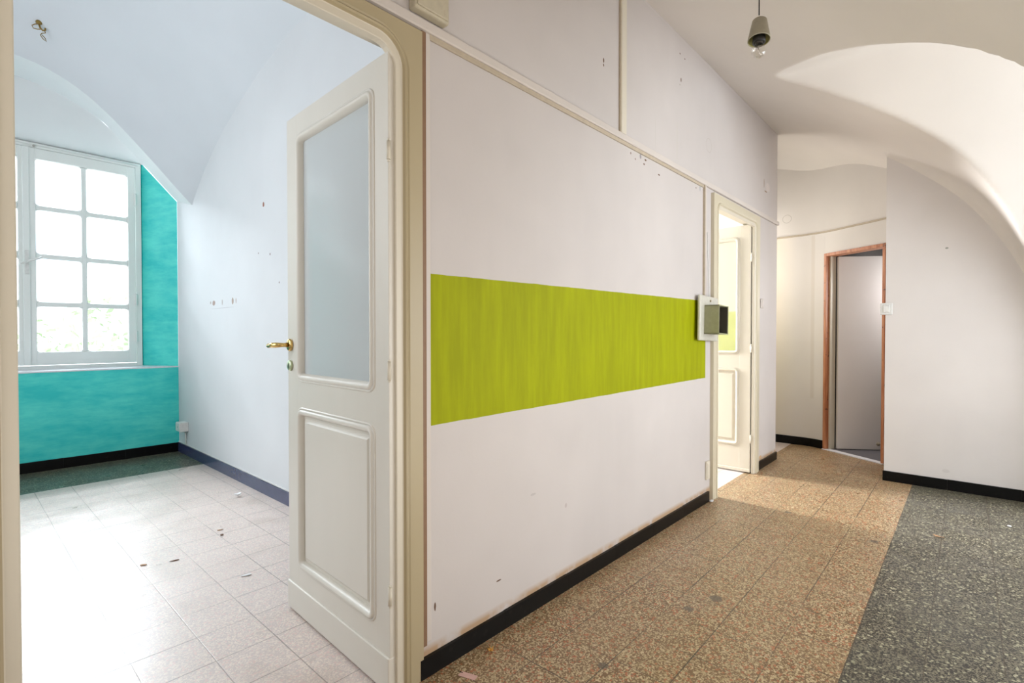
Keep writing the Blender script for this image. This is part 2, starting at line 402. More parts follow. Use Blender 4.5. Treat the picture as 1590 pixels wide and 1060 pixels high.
mb.grid([[(x, y, max(1.0, z2(x))) for x in xs3] for y in (-.46, -.8, -1.2, -1.6)])
struct('ceiling_hall', 'pale beige plastered groin vault over the hall', mb, M['ceiling'])

# ------------------------------------------------------------------ floor
mb = MB()
mb.box(-1.25, 5.9, -1.65, 5.42, -.08, 0)
struct('floor', 'speckled terrazzo tile floor with dark tile borders', mb, M['floor'])

# ------------------------------------------------------------------ partition wall with two door openings
D1 = (.040, .895, 1.825); D2 = (3.125, 3.925, 1.815)
XE = 4.45
mb = MB()
TOP = 3.9
segs = [(-1.2, D1[0], 0, TOP), (D1[0], D1[1], D1[2], TOP), (D1[1], D2[0], 0, TOP), (D2[0], D2[1], D2[2], TOP), (D2[1], XE, 0, TOP)]
for a, b, c, d in segs: mb.box(a, b, W1Y, W1B, c, d)
w1 = struct('wall_left', 'long white partition wall with a lime green painted band', mb, M['wall_main'])
W1 = [w1]
# ------------------------------------------------------------------ trims on the partition
def rail_prof(z0, z1_, d): return [(0, 0), (0, d*.6), (.15, d), (.85, d), (1, d*.6), (1, 0)]
mb = MB()
z0, zz1 = 1.868, 1.899
pr = [(W1Y, z0), (W1Y-.012, z0), (W1Y-.015, z0+.004), (W1Y-.015, zz1-.005), (W1Y-.009, zz1), (W1Y, zz1)]
mb.add([(x, y, z) for x in (-1.2, XE+.004) for y, z in pr], [(i, (i+1) % 6, 6+(i+1) % 6, 6+i) for i in range(6)] + [tuple(range(6)), tuple(range(11, 5, -1))])
W1.append(struct('trim_1', 'long pale wooden rail along the partition above the doors', mb, M['trim_white']))
mb = MB(); mb.bbox(.945, D2[0]-.17, W1Y-.007, W1Y, 1.853, 1.869, .002)
W1.append(struct('trim_2', 'thin tan lip under the long rail over the green band', mb, M['trim_tan']))
mb = MB(); mb.bbox(2.017, 2.060, W1Y-.012, W1Y, 1.898, 2.66, .003); mb.box(2.010, 2.018, W1Y-.009, W1Y, 1.898, 2.66, mi=1)
W1.append(struct('trim_3', 'vertical cream batten on the upper partition wall', mb, [M['cream_light'], M['trim_tan']]))
mb = MB(); mb.bbox(.931, .948, W1Y-.006, W1Y, .10, 1.868, .002); mb.box(.9165, .931, W1Y-.007, W1Y, .092, 1.866, mi=1); mb.box(.914, .9175, W1Y-.009, W1Y, .10, .20, mi=1)
W1.append(struct('trim_4', 'narrow vertical strip with brown edge beside the open door', mb, [M['trim_white'], M['trim_brown']]))
mb = MB(); mb.bbox(2.968, 2.990, W1Y-.010, W1Y, 1.20, 1.868, .002); mb.box(2.958, 2.969, W1Y-.012, W1Y, 1.20, 1.868, mi=1)
W1.append(struct('trim_5', 'vertical brown edged duct above the electric box', mb, [M['trim_white'], M['trim_tan']]))
def skirt(name, label, pts, h, t, mat, tilejoint=.35):
    """skirting along a polyline; body lies on the left-hand side of travel"""
    mb = MB()
    for (a, b) in zip(pts, pts[1:]):
        a = Vector(a); b = Vector(b); L = (b-a).length; d = (b-a)/L; nrm = Vector((-d.y, d.x))*t
        n = max(1, round(L/tilejoint)); 
        for i in range(n):
            p = a + d*(L*i/n + .0002); q = a + d*(L*(i+1)/n - .0002)
            o = .0012 * (i % 2)
            poly = [p, q, q+nrm, p+nrm]
            z = h - o
            mb.add([(k.x, k.y, 0.0) for k in poly] + [(k.x, k.y, z) for k in poly] , [(3, 2, 1, 0), (4, 5, 6, 7), (0, 1, 5, 4), (1, 2, 6, 5), (2, 3, 7, 6), (3, 0, 4, 7)])
    return struct(name, label, mb, mat)
W1.append(skirt('baseboard_left', 'black tile skirting along the foot of the green banded wall', [(3.05, W1Y), (.905, W1Y)][::-1][::-1], .060, .011, M['black_skirt']))
W1.append(skirt('baseboard_corner', 'short black skirting between far cream door and wall end', [(XE, W1Y), (3.955, W1Y)], .060, .011, M['black_skirt']))
W1.append(skirt('baseboard_end', 'black skirting round the end of the partition', [(XE, W1B+.3), (XE, W1Y)], .060, -.011, M['black_skirt']))

# ------------------------------------------------------------------ door frames
def frame(x0, x1, zt, r, ow, yf, parent, mat, name, depth=(W1Y-.016, W1B+.012), moul=True):
    """casing with rounded top inner corners, jamb lining behind it"""
    def arc(cx, cz, a0, a1, n=8): return [(cx + r*math.cos(math.radians(a0+(a1-a0)*i/n)), cz + r*math.sin(math.radians(a0+(a1-a0)*i/n))) for i in range(n+1)]
    inner = [(x0, 0)] + arc(x0+r, zt-r, 180, 90) + arc(x1-r, zt-r, 90, 0) + [(x1, 0)]
    outer = [(x0-ow, 0)] + [(x0-ow, zt+ow*.85)]*9 + [(x1+ow, zt+ow*.85)]*9 + [(x1+ow, 0)]
    mb = MB(); y0, y1 = depth
    steps = [(0.0, y1), (0.0, yf+.008), (.002, yf+.006), (.020, yf+.006), (.022, yf+.004), (.026, yf-.003), (.031, yf-.005), (.035, yf-.002), (.037, yf+.003), (.041, yf+.001), (.043, yf)]
    n = len(inner); P = []
    w = ow
    for i in range(n):
        a = Vector(inner[i]); b = Vector(outer[i]); L = (b-a)
        row = []
        # direction of local offset
        if i == 0: dirv = Vector((-1, 0))
        elif i == n-1: dirv = Vector((1, 0))
        elif i <= 9: th = math.radians(180 - 90*(i-1)/8); dirv = Vector((math.cos(th), math.sin(th)))
        else: th = math.radians(90 - 90*(i-10)/8); dirv = Vector((math.cos(th), math.sin(th)))
        for s_, y in steps: row.append((a.x+dirv.x*s_, y, a.y+dirv.y*s_))
        row.append((b.x, yf, b.y)); row.append((b.x, W1Y, b.y))
        P.append(row)
    mb.grid(P, False)
    mb.mi = [1 if (k % (len(steps)+1)) < 4 else 0 for k in range(len(mb.f))]
    return mb.build(name, mat, parent, bevel=0)
# rebate stop behind the casing
def rebate(x0, x1, zt, parent, mat):
    mb = MB(); y0, y1 = W1Y+.005, W1B+.02; x0 -= .036; x1 += .040; zt += .028
    mb.box(x0-.03, x0-.002, y0, y1, 0, zt+.02); mb.box(x1+.002, x1+.03, y0, y1, 0, zt+.02); mb.box(x0-.002, x1+.002, y0, y1, zt+.002, zt+.03)
    return mb.build('door_lining', mat, parent)

def door_leaf(parent, W, H, mats, glass, glz, pnl, mats_glass, lever_side, name='door_leaf', kick=.10, z0=.008):
    """leaf in local coords: x = thickness (0 near face .. t), y = width from the hinge, z up"""
    t = .034; st0, st1 = glass        # y limits of the openings
    g0, g1 = glz; p0, p1 = pnl
    mb = MB()
    mb.bbox(0, t, 0, st0, z0, H, .002); mb.bbox(0, t, st1, W, z0, H, .002)
    for a, b in ((z0, p0), (p1, g0), (g1, H)): mb.box(.0004, t-.0004, st0-.002, st1+.002, a, b)
    # plinth board on the foot of the door
    mb.bbox(-.006, t, -.001, W+.001, z0, kick, .003)
    r = .034
    for (a, b) in ((p0, p1), (g0, g1)):
        for cy, cz, sy, sz in ((st0, a, 1, 1), (st1, a, -1, 1), (st0, b, 1, -1), (st1, b, -1, -1)):
            pts = [(cy-sy*.001, cz-sz*.001)] + [(cy+sy*r*(1-math.cos(q_)), cz+sz*r*(1-math.sin(q_))) for q_ in [math.pi/2*i/6 for i in range(7)]]
            n = len(pts); v = [(.0005, py, pz) for py, pz in pts] + [(t-.0005, py, pz) for py, pz in pts]
            mb.add(v, [tuple(range(n)), tuple(reversed(range(n, 2*n)))] + [(i, (i+1) % n, n+(i+1) % n, n+i) for i in range(n)])
    leaf = mb.build(name, mats, parent)
    def rr(a0, a1, b0, b1, r=r, n=5):
        pts = []
        for cx, cz, s0 in ((a1-r, b0+r, -90), (a1-r, b1-r, 0), (a0+r, b1-r, 90), (a0+r, b0+r, 180)):
            for i in range(n+1):
                th = math.radians(s0+90*i/n); pts.append((cx+r*math.cos(th), cz+r*math.sin(th)))
        return pts
    # mouldings on both faces
    mb = MB()
    prof = [(.003, .001), (.001, -.003), (-.003, -.0035), (-.004, -.001), (-.007, -.007), (-.012, -.0095), (-.018, -.008), (-.023, -.003), (-.026, .004), (-.027, .010), (-.027, .014)]
    for (a, b) in ((g0, g1), (p0, p1)):
        pts = rr(st0, st1, a, b)
        mb.sweep(pts, prof, lambda u, v, w: (w, u, v), closed=True, smooth=True)
        mb.sweep(pts, prof, lambda u, v, w: (t-w, u, v), closed=True, smooth=True)
    mb.build('moulding', mats, leaf)
    mb = MB(); mb.box(.013, .019, st0+.012, st1-.012, g0+.012, g1-.012)
    mb.build('glass_pane', mats_glass, leaf)
    # raised lower panel
    mb = MB()
    i1 = .018; i2 = .05
    for sx, base, mid in ((1, .012, .002), (-1, t-.012, t-.002)):
        A = [(st0+.01, p0+.01), (st1-.01, p0+.01), (st1-.01, p1-.01), (st0+.01, p1-.01)]
        B = [(st0+i2-.012, p0+i2-.012), (st1-i2+.012, p0+i2-.012), (st1-i2+.012, p1-i2+.012), (st0+i2-.012, p1-i2+.012)]
        Cc = [(st0+i2, p0+i2), (st1-i2, p0+i2), (st1-i2, p1-i2), (st0+i2, p1-i2)]
        v = [(base, *q) for q in A] + [(base-sx*.001, *q) for q in B] + [(mid, *q) for q in Cc]
        f = [(i, (i+1) % 4, 4+(i+1) % 4, 4+i) for i in range(4)] + [(4+i, 4+(i+1) % 4, 8+(i+1) % 4, 8+i) for i in range(4)] + [(8, 9, 10, 11)]
        mb.add(v, f)
    mb.build('lower_panel', mats, leaf)
    return leaf

# door 1 : near, glazed, open into the bright room
d1 = empty('door_1', (.865, W1Y, 0), kind='structure', category='door', label='near glazed door standing open into the bright blue-white room')
IN1 = (.081, .829, 1.787)
fr = frame(*IN1, .058, .087, W1Y-.010, None, [M['cream'], M['cream_light']], 'door_frame', depth=(W1Y-.01, W1Y+.020))
fr.parent = d1; fr.matrix_parent_inverse = Matrix.Translation(-d1.location)
rb = rebate(*IN1, None, M['cream_light']); rb.parent = d1; rb.matrix_parent_inverse = Matrix.Translation(-d1.location)
W1.append(d1)
lf = door_leaf(d1, .668, 1.772, M['door_paint'], (.072, .585), (.835, 1.700), (.172, .742), M['frost'], 1, kick=.105)
lf.location = ((.812-.865)*S, .006*S, 0); lf.rotation_euler = (0, 0, math.radians(-1.6))
# lever handle and keyhole rosette on the free stile
def handles(leaf, y, z, t=.034, both=True):
    for side, x0, sgn in (('near', 0, -1), ('far', t, 1)):
        mb = MB()
        mb.lathe([(0, 0), (.020, 0), (.022, .003), (.022, .007), (.018, .010), (.009, .011)], (sgn, 0, 0), (x0, y, z))
        pts = [(x0+sgn*.008, y, z), (x0+sgn*.030, y, z), (x0+sgn*.040, y-.003, z), (x0+sgn*.044, y-.012, z), (x0+sgn*.045, y-.05, z), (x0+sgn*.045, y-.088, z-.002)]
        if sgn < 0: pts = [(x0-.008, y, z), (x0-.028, y, z), (x0-.040, y+.002, z), (x0-.048, y+.012, z), (x0-.050, y+.045, z-.001), (x0-.050, y+.075, z-.003)]
        mb.tube(pts, [.008, .0075, .0085, .0095, .0095, .0085], 14)
        mb.build('door_handle', M['brass'], leaf)
    mb = MB(); mb.lathe([(0, 0), (.017, 0), (.019, .002), (.019, .006), (.015, .009), (0, .009)], (-1, 0, 0), (0, y, z-.074))
    mb.box(-.0098, -.0085, y-.0022, y+.0022, z-.083, z-.066, mi=1)
    mb.build('keyhole_rosette', [M['greenish_brass'], M['dark']], leaf)
handles(lf, .642, .962)
def hinge(leaf, y, z, h=.05):
    mb = MB(); mb.tube([(-.003, y, z-h/2), (-.003, y, z+h/2)], .0055, 10)
    mb.tube([(-.003, y, z-h/2-.006), (-.003, y, z-h/2)], .0035, 8); mb.tube([(-.003, y, z+h/2), (-.003, y, z+h/2+.006)], .0035, 8)
    return mb.build('hinge', M['cream_light'], leaf)
for z in (1.50, .9, .28): hinge(lf, -.006, z)

# door 2 : far door on the same partition
d2 = empty('door_2', (3.9, W1Y, 0), kind='structure', category='door', label='far cream half glazed door opening off the same partition')
IN2 = (3.175, 3.862, 1.768)
fr = frame(*IN2, .012, .095, W1Y-.020, None, [M['cream_far'], M['cream_light']], 'door_frame', depth=(W1Y-.01, W1Y+.005))
fr.parent = d2; fr.matrix_parent_inverse = Matrix.Translation(-d2.location)
rb = rebate(*IN2, None, M['cream_light']); rb.parent = d2; rb.matrix_parent_inverse = Matrix.Translation(-d2.location)
W1.append(d2)
M['leaf_far'] = gloss_paint('far_leaf_cream_paint', (.56, .51, .41), amount=.2)
lf2 = door_leaf(d2, .66, 1.785, M['leaf_far'], (.075, .58), (.855, 1.705), (.19, .757), M['frost2'], 1, kick=.03)
lf2.location = ((3.848-3.9)*S, .010*S, 0)
for z in (1.55, .9, .25): hinge(lf2, -.006, z)

# ------------------------------------------------------------------ things on the partition
def w1thing(name, loc, label, cat, group=None):
    o = empty(name, loc, label=label, category=cat)
    if group: o['group'] = group
    W1.append(o); return o
t = w1thing('junction_box', (.938, W1Y, 1.909), 'large beige junction box cover fixed above the near door frame', 'junction box')
mb = MB(); mb.bbox(-.062, .062, -.030, 0, -.002, .172, .005); mb.build('box_body', M['box_beige'], t)
mb = MB(); mb.bbox(-.055, .057, -.034, -.028, .006, .164, .004); mb.box(.040, .043, -.0345, -.0335, .018, .032, mi=1); mb.build('cover', [M['box_beige'], M['trim_tan']], t)

t = w1thing('meter_box', (2.98, W1Y-.012, .96), 'olive grey box with open dark end on a tall pale plate by the green band', 'electric box')
mb = MB(); mb.bbox(-.145, .128, -.022, -.004, .002, .262, .008); mb.build('mounting_plate', M['plate_white'], t)
mb = MB()
x0, x1, y0, y1, z0, z1b, w = -.085, .062, -.105, -.020, .040, .205, .006
mb.box(x0, x0+w, y0, y1, z0, z1b); mb.box(x1-w, x1, y0, y1, z0, z1b); mb.box(x0, x1, y0, y1, z0, z0+w); mb.box(x0, x1, y0, y1, z1b-w, z1b)
mb.box(x0+w, x1-w, y1-.012, y1-.004, z0+w, z1b-w, mi=1)
for a in ((x0+w, x0+w+.001), (x1-w-.001, x1-w)): mb.box(a[0], a[1], y0+.004, y1, z0+w, z1b-w, mi=1)
mb.build('open_box', [M['box_green'], M['box_inside']], t)
mb = MB(); mb.lathe([(0, 0), (.007, 0), (.007, .004), (.004, .006), (0, .006)], (0, -1, 0), (.0, -.022, .235)); mb.build('screw', M['cream'], t)
t.rotation_euler = (0, math.radians(2.0), 0)
mb = MB(); mb.tube([(0, 0, 0), (.003, -.001, -.10), (.012, -.003, -.20), (.018, -.005, -.30), (.022, -.004, -.38)], .0028, 8)
o = mb.build('cable', M['plastic_white'], None, (3.0, W1Y-.010, 1.60), label='thin white cable running down the wall into the electric box', category='cable'); W1.append(o)

t = w1thing('wall_plate', (3.035, W1Y, .19), 'small cream wall plate low beside the far cream door', 'cover plate')
mb = MB(); mb.bbox(-.028, .022, -.012, 0, -.055, .055, .004); mb.build('plate', M['cream_light'], t)
mb = MB(); mb.bbox(-.020, .014, -.015, -.011, -.044, .044, .003); mb.build('cover', M['cream_light'], t)
t = w1thing('light_switch', (4.06, W1Y, 1.23), 'small rounded white switch right of the far cream door', 'switch')
mb = MB(); mb.bbox(-.030, .030, -.008, 0, -.035, .035, .006); mb.build('plate', M['trim_white'], t)
mb = MB(); mb.bbox(-.014, .014, -.011, -.007, -.024, .024, .003); mb.build('rocker', M['trim_white'], t)

# ------------------------------------------------------------------ bright room
XW = 1.335
Cx = chaikin([(XW, 2.035), (1.22, 2.155), (1.126, 2.261), (1.02, 2.375), (.925, 2.474), (.83, 2.57), (.74, 2.649), (.618, 2.735), (.469, 2.80), (.338, 2.825), (.205, 2.835),
              (.07, 2.825), (-.06, 2.80), (-.21, 2.735), (-.33, 2.649), (-.42, 2.57), (-.515, 2.474), (-.61, 2.375), (-.716, 2.261), (-.81, 2.155), (-.925, 2.035)], 2)
Cx = sorted(Cx); cxx, cxz = zip(*Cx)
def Cz(x): return float(np.interp(x, cxx, cxz))
Qy = chaikin([(1.2, 2.52), (1.6, 2.62), (2.3, 2.735), (2.793, 2.75), (3.317, 2.655), (3.62, 2.565), (3.966, 2.45), (4.2, 2.34), (4.42, 2.21), (4.56, 2.11), (4.645, 2.035)], 2)
qy, qz = zip(*Qy)
def Qz(y): return float(np.interp(y, qy, qz))
YA, YN, YG = 4.645, 5.04, 5.38
def vault(x, y): return Cz(x) + Qz(y) - 2.035
mb = MB()
xs = list(np.linspace(-.925, XW, 60)); ys = list(np.linspace(W1B-.03, YA, 70))
mb.grid([[(x, y, vault(x, y)) for x in xs] for y in ys])
struct('ceiling_room', 'pale blue-white plastered vault of the bright room', mb, M['room_vault'])
# right wall of the room (arch topped)
mb = MB()
yy = list(np.linspace(W1B, YA, 60)) + list(np.linspace(YA+.1, YN, 4))
mb.grid([[(XW, y, 0) for y in yy], [(XW, y, (Qz(y)+.0) if y <= YA else 2.035+.10*max(0,y-YA)/(YN-YA)) for y in yy]], False)
mb.box(XW+.001, XW+.06, W1B, YN, 0, 2.6)
struct('wall_right_room', 'white plaster wall of the bright room', mb, M['room_white'])
mb = MB()
mb.grid([[(-.925, y, 0) for y in yy], [(-.925, y, (Qz(y)) if y <= YA else 2.035) for y in yy]], False)
struct('wall_left_room', 'left wall of the bright room beyond the door frame', mb, M['room_white'])
# soffit + niche (white)
def cs(u, a, b): return a + (b-a)*u
mb = MB()
xa = [x for x, _ in Cx]
def C5(x): return Cz(x) + .10*min(1, max(0, (2.85-Cz(x))/.3))
mb.grid([[(x, cs(u, YA, YN), cs(u, Cz(x), C5(x))) for x in xa] for u in (0, .25, .5, .75, 1)])
N = 40; ZT = 2.85
WX0, WX1, WZ0, WZ1 = -.27, 1.15, .752, 2.475
fronts = [(-.925 + (XW+.925)*i/N) for i in range(N+1)]
def cs(u, a, b): return a + (b-a)*u
rows = []
for j in range(9):
    u = j/8; row = []
    for i, x in enumerate(fronts):
        zf = min(C5(x), ZT); xb = WX0 + (WX1-WX0)*i/N
        e = 1-(1-u)**2.2
        row.append((cs(u, x, xb), cs(u, YN, YG), cs(e, zf, WZ1)))
    rows.append(row)
mb.grid(rows)
# tympanum between soffit and niche head
ts = [x for x in fronts if C5(x) > ZT-.03]
mb.grid([[(x, YN, min(ZT, C5(x))-.002) for x in ts], [(x, YN, max(C5(x), ZT)) for x in ts]], False)
struct('wall_niche', 'white plastered arch and splayed head over the window niche', mb, M['niche_white'])
# teal surfaces
mb = MB()
mb.box(-.925, XW, YN, YN+.02, 0, .722)
mb.quad((XW-.001, YN, .72), (WX1, YG, WZ0-.03), (WX1, YG, WZ1+.02), (XW-.001, YN, 2.13))
mb.quad((-.925, YN, .72), (WX0, YG, WZ0-.03), (WX0, YG, WZ1+.02), (-.925, YN, 2.045))
struct('wall_window', 'teal brushed paint on the low wall and reveals round the window', mb, M['teal'])
mb = MB(); mb.prism([(-.925, YN-.004), (XW, YN-.004), (WX1, YG+.05), (WX0, YG+.05)], .720, .730)
struct('trim_6', 'pale stone window sill on the teal wall', mb, M['stone'])
mb = MB(); mb.box(-1.0, WX0-.0, YG, YG+.25, -.0, 3.2); mb.box(WX1, 1.45, YG, YG+.25, 0, 3.2); mb.box(WX0, WX1, YG, YG+.25, WZ1, 3.2); mb.box(WX0, WX1, YG+.03, YG+.25, 0, WZ0-.02)
struct('wall_outer', 'outer house wall round the window', mb, M['facade'])
# skirtings of the room
M['blue_sheen_skirt'] = plain('skirting_with_blue_reflection', (.045, .055, .13), .22)  # dark skirting with the bluish reflected light put into its base colour
skirt('baseboard_right_room', 'dark shiny skirting along the white wall of the bright room', [(XW, W1B+.02), (XW, YN)], .078, .011, M['blue_sheen_skirt'])
skirt('baseboard_window', 'dark skirting under the teal wall', [(XW, YN), (-.925, YN)], .076, .011, M['black_skirt'])
# teal paint drips are part of the paint; white bead above the side skirting
mb = MB(); mb.box(XW-.004, XW, W1B+.02, YN, .079, .087)
struct('trim_7', 'thin white bead above the skirting of the white wall', mb, M['plastic_white'])

# window
w = empty('window_1', ((WX0+WX1)/2, YG, WZ0), kind='structure', category='window', label='tall white multi-pane window over the teal sill wall')
def L(mb, name, mat, par, **kw):
    o = mb.build(name, mat, par, **kw)
    if par is w: o.matrix_parent_inverse = Matrix.Translation(-w.location)
    return o
mb = MB()
fw = .040
mb.bbox(WX0, WX0+fw, YG-.02, YG+.04, WZ0-.025, WZ1, .003); mb.bbox(WX1-fw, WX1, YG-.02, YG+.04, WZ0-.025, WZ1, .003)
mb.bbox(WX0+fw, WX1-fw, YG-.02, YG+.04, WZ1-fw, WZ1, .003); mb.bbox(WX0+fw, WX1-fw, YG-.02, YG+.04, WZ0-.025, WZ0+.005, .003)
# round bead on the head of the frame
mb.tube([(WX0+.01, YG-.022, WZ1-.012), (WX1-.01, YG-.022, WZ1-.012)], .010, 8)
L(mb, 'window_frame', M['win_paint'], w)
def sash(xa_, xb_, mirror):
    z0, z1_ = WZ0+.008, WZ1-fw-.004
    pl, pr_ = (xa_+.048, xb_-.052) if not mirror else (xa_+.052, xb_-.048)
    pb, pt = .862, 2.352
    mb = MB(); ya, yb = YG-.028, YG+.010
    mb.bbox(xa_, pl, ya, yb, z0, z1_, .004); mb.bbox(pr_, xb_, ya, yb, z0, z1_, .004)
    mb.bbox(pl-.002, pr_+.002, ya, yb, z0, pb, .004); mb.bbox(pl-.002, pr_+.002, ya, yb, pt, z1_, .004)
    mx = (pl+pr_)/2; mw = .0165
    mb.bbox(mx-mw, mx+mw, ya+.006, yb-.004, pb, pt, .005)
    for k in range(1, 4):
        z = pb + (pt-pb)*k/4; mb.bbox(pl, pr_, ya+.007, yb-.005, z-mw*1.1, z+mw*1.1, .005)
    # small rounded fillets in the pane corners
    rr_ = .022
    cols = [(pl, mx-mw), (mx+mw, pr_)]
    for k in range(4):
        zb = pb + (pt-pb)*k/4 + (mw*1.1 if k else 0); zt = pb + (pt-pb)*(k+1)/4 - (mw*1.1 if k < 3 else 0)
        for a, b in cols:
            for cx, cz, sx, sz in ((a, zb, 1, 1), (b, zb, -1, 1), (a, zt, 1, -1), (b, zt, -1, -1)):
                pts = [(cx, cz)] + [(cx+sx*rr_*(1-math.cos(t_)), cz+sz*rr_*(1-math.sin(t_))) for t_ in [math.pi/2*i/5 for i in range(6)]]
                n = len(pts); v = [(px, ya+.010, pz) for px, pz in pts] + [(px, yb-.008, pz) for px, pz in pts]
                mb.add(v, [tuple(range(n)), tuple(reversed(range(n, 2*n)))] + [(i, (i+1) % n, n+(i+1) % n, n+i) for i in range(n)])
    s_ = L(mb, 'sash', M['win_paint'], w)
    mb = MB(); mb.box(pl-.004, pr_+.004, YG-.006, YG-.003, pb-.004, pt+.004); mb.build('glass_pane', M['glass'], s_)
    return s_
XM = .428
s1 = sash(XM+.0, WX1-fw-.004, False)
s2 = sash(WX0+fw+.004, XM-.004, True)
# raised meeting moulding, latch lever and hinges
mb = MB(); mb.bbox(XM-.028, XM+.012, YG-.043, YG-.027, WZ0+.01, WZ1-fw-.006, .005); mb.build('meeting_stile', M['win_paint'], s1)
mb = MB(); mb.bbox(XM-.018, XM+.008, YG-.052, YG-.042, 1.46, 1.64, .003)
mb.tube([(XM-.006, YG-.05, 1.555), (XM-.006, YG-.085, 1.55), (XM+.03, YG-.10, 1.568), (XM+.075, YG-.10, 1.590)], [.009, .009, .008, .007], 10)
mb.tube([(XM-.006, YG-.05, 1.555), (XM-.006, YG-.085, 1.55), (XM-.05, YG-.095, 1.53)], [.008, .008, .007], 10)
mb.build('latch_handle', M['plastic_white'], s1)
for z in (2.16, 1.30, .98):
    mb = MB(); mb.tube([(WX1-fw-.003, YG-.032, z-.05), (WX1-fw-.003, YG-.032, z+.05)], .008, 10); mb.build('hinge', M['win_paint'], s1)
mb = MB(); mb.lathe([(0, 0), (.008, 0), (.008, .012), (0, .014)], (0, -1, 0), (.47, YG-.028, WZ1-.030)); L(mb, 'head_pin', M['steel'], w)

# junction box with cable in the corner of the room
t = empty('socket_box', (XW, 4.84, .20), label='small white box on the white wall in the corner by the teal wall', category='socket box')
mb = MB(); mb.bbox(-.060, 0, -.055, .055, 0, .075, .004); mb.build('body', M['plastic_white'], t)
mb = MB(); mb.bbox(-.065, -.058, -.050, .050, .004, .071, .003); mb.tube([(-.066, 0, .038), (-.063, 0, .038)], .004, 8, mi=1); mb.build('cover', [M['plastic_white'], M['black']], t)
mb = MB(); mb.tube([(-.010, -.01, .004), (-.009, -.012, -.06), (-.006, -.012, -.108)], .006, 8); mb.build('cable', M['plastic_white'], t)

# hook with loose wires in the room vault
HX, HY = .556, 2.196
HZ = 0
t = None

# ------------------------------------------------------------------ room 2 (behind the far door)
mb = MB()
mb.box(4.40, XE, W1B, 1.75, 0, 2.75); mb.box(4.40, XE, 1.75, 4.9, 0, 2.75)
def stripe2(nt, c):
    X = nt.xyz(); m = nt.math('MULTIPLY', nt.math('LESS_THAN', X[2], 1.19*S), nt.math('GREATER_THAN', X[2], .60*S))
    return nt.mix(m, c, (.42, .46, .02))
M['room2'] = paint('second_room_paint', (.64, .63, .58), .03, .6, None, (1, 2), stripe2)
struct('wall_right_room_two', 'white wall with green band of the second room', mb, M['room2'])
mb = MB(); mb.box(XW+.061, 1.45, W1B, 4.9, 0, 2.75); mb.box(1.45, 2.5, 4.84, 4.9, 0, 2.75); mb.box(3.7, 4.40, 4.84, 4.9, 0, 2.75); mb.box(2.5, 3.7, 4.84, 4.9, 0, .7); mb.box(2.5, 3.7, 4.84, 4.9, 2.2, 2.75)
struct('wall_back_room_two', 'white walls of the second room', mb, M['room_white'])
mb = MB(); mb.box(XW+.061, 4.42, W1B-.0, 4.9, 2.70, 2.75)
struct('ceiling_room_two', 'white ceiling of the second room', mb, M['niche_white'])

# ------------------------------------------------------------------ end wall, far angled wall
mb = MB()
mb.box(X4, X4+.05, -1.6, .425, 0, 2.3); mb.box(X4+.05, 4.80, .385, .425, 0, 2.3)
struct('wall_end', 'white end wall right of the orange framed door', mb, M['wall_hall'])
o = skirt('baseboard_end_wall', 'black skirting along the foot of the end wall', [(X4, .431), (X4, -1.6)][::-1], .068, .012, M['black_skirt'])
# far wall plan: straight, rounded, then diagonal with the door
A_ = Vector((5.125, .935)); B_ = Vector((4.833, .479)); dirD = (B_-A_).normalized()
DJ0 = A_ + dirD*.006; DJ1 = A_ + dirD*.553
plan_top = chaikin([(XF, 1.9), (XF, 1.25), (XF-.005, 1.10), tuple(A_), tuple(A_+dirD*.3), tuple(A_+dirD*.95)], 3)
plan_low = [(XF, 1.9), (XF, 1.10), (XF-.01, 1.02), tuple(A_)]
mb = MB()
ZM = 1.895
for j, (zlo, zhi, plan) in enumerate(((ZM, 2.9, plan_top),)):
    zz = [zlo, 2.1, 2.3, 2.5, zhi]
    mb.grid([[(x, y, z) for x, y in plan] for z in zz])
mb.grid([[(x, y, z) for x, y in plan_low] for z in (0, 1.0, ZM)])
P0, P1 = DJ0, DJ1; E_ = A_ + dirD*.95; ZD = 1.700
mb.quad((P0.x, P0.y, ZD), (P1.x, P1.y, ZD), (P1.x, P1.y, ZM), (P0.x, P0.y, ZM))
mb.quad((A_.x, A_.y, 0), (P0.x, P0.y, 0), (P0.x, P0.y, ZM), (A_.x, A_.y, ZM))
mb.quad((P1.x, P1.y, 0), (E_.x, E_.y, 0), (E_.x, E_.y, ZM), (P1.x, P1.y, ZM))
struct('wall_far', 'far angled passage wall with round hole cover and orange framed door', mb, M['wall_far'])
# moulding following the plan at door-head height
def follow(plan, z0, z1_, t):
    mb = MB(); P = []
    for i, p in enumerate(plan):
        p = Vector(p); a = Vector(plan[max(0, i-1)]); b = Vector(plan[min(len(plan)-1, i+1)]); d = (b-a).normalized(); n = Vector((d.y, -d.x))
        if n.x > 0: n = -n
        q = p + n*t; P.append([(p.x, p.y, z0), (q.x, q.y, z0+.002), (q.x, q.y, z1_-.003), (p.x, p.y, z1_)])
    mb.grid(P, False); return mb
struct('trim_8', 'thin curved moulding on the far wall above the orange door', follow(plan_top, ZM-.012, ZM+.004, .012), M['trim_tan'])
skirt('baseboard_far', 'black skirting left of the orange framed door', [tuple(A_+Vector((.0, .0))), (XF-.008, 1.04), (XF, 1.10), (XF, 1.9)][::1], .072, .012, M['black_skirt'], .3)

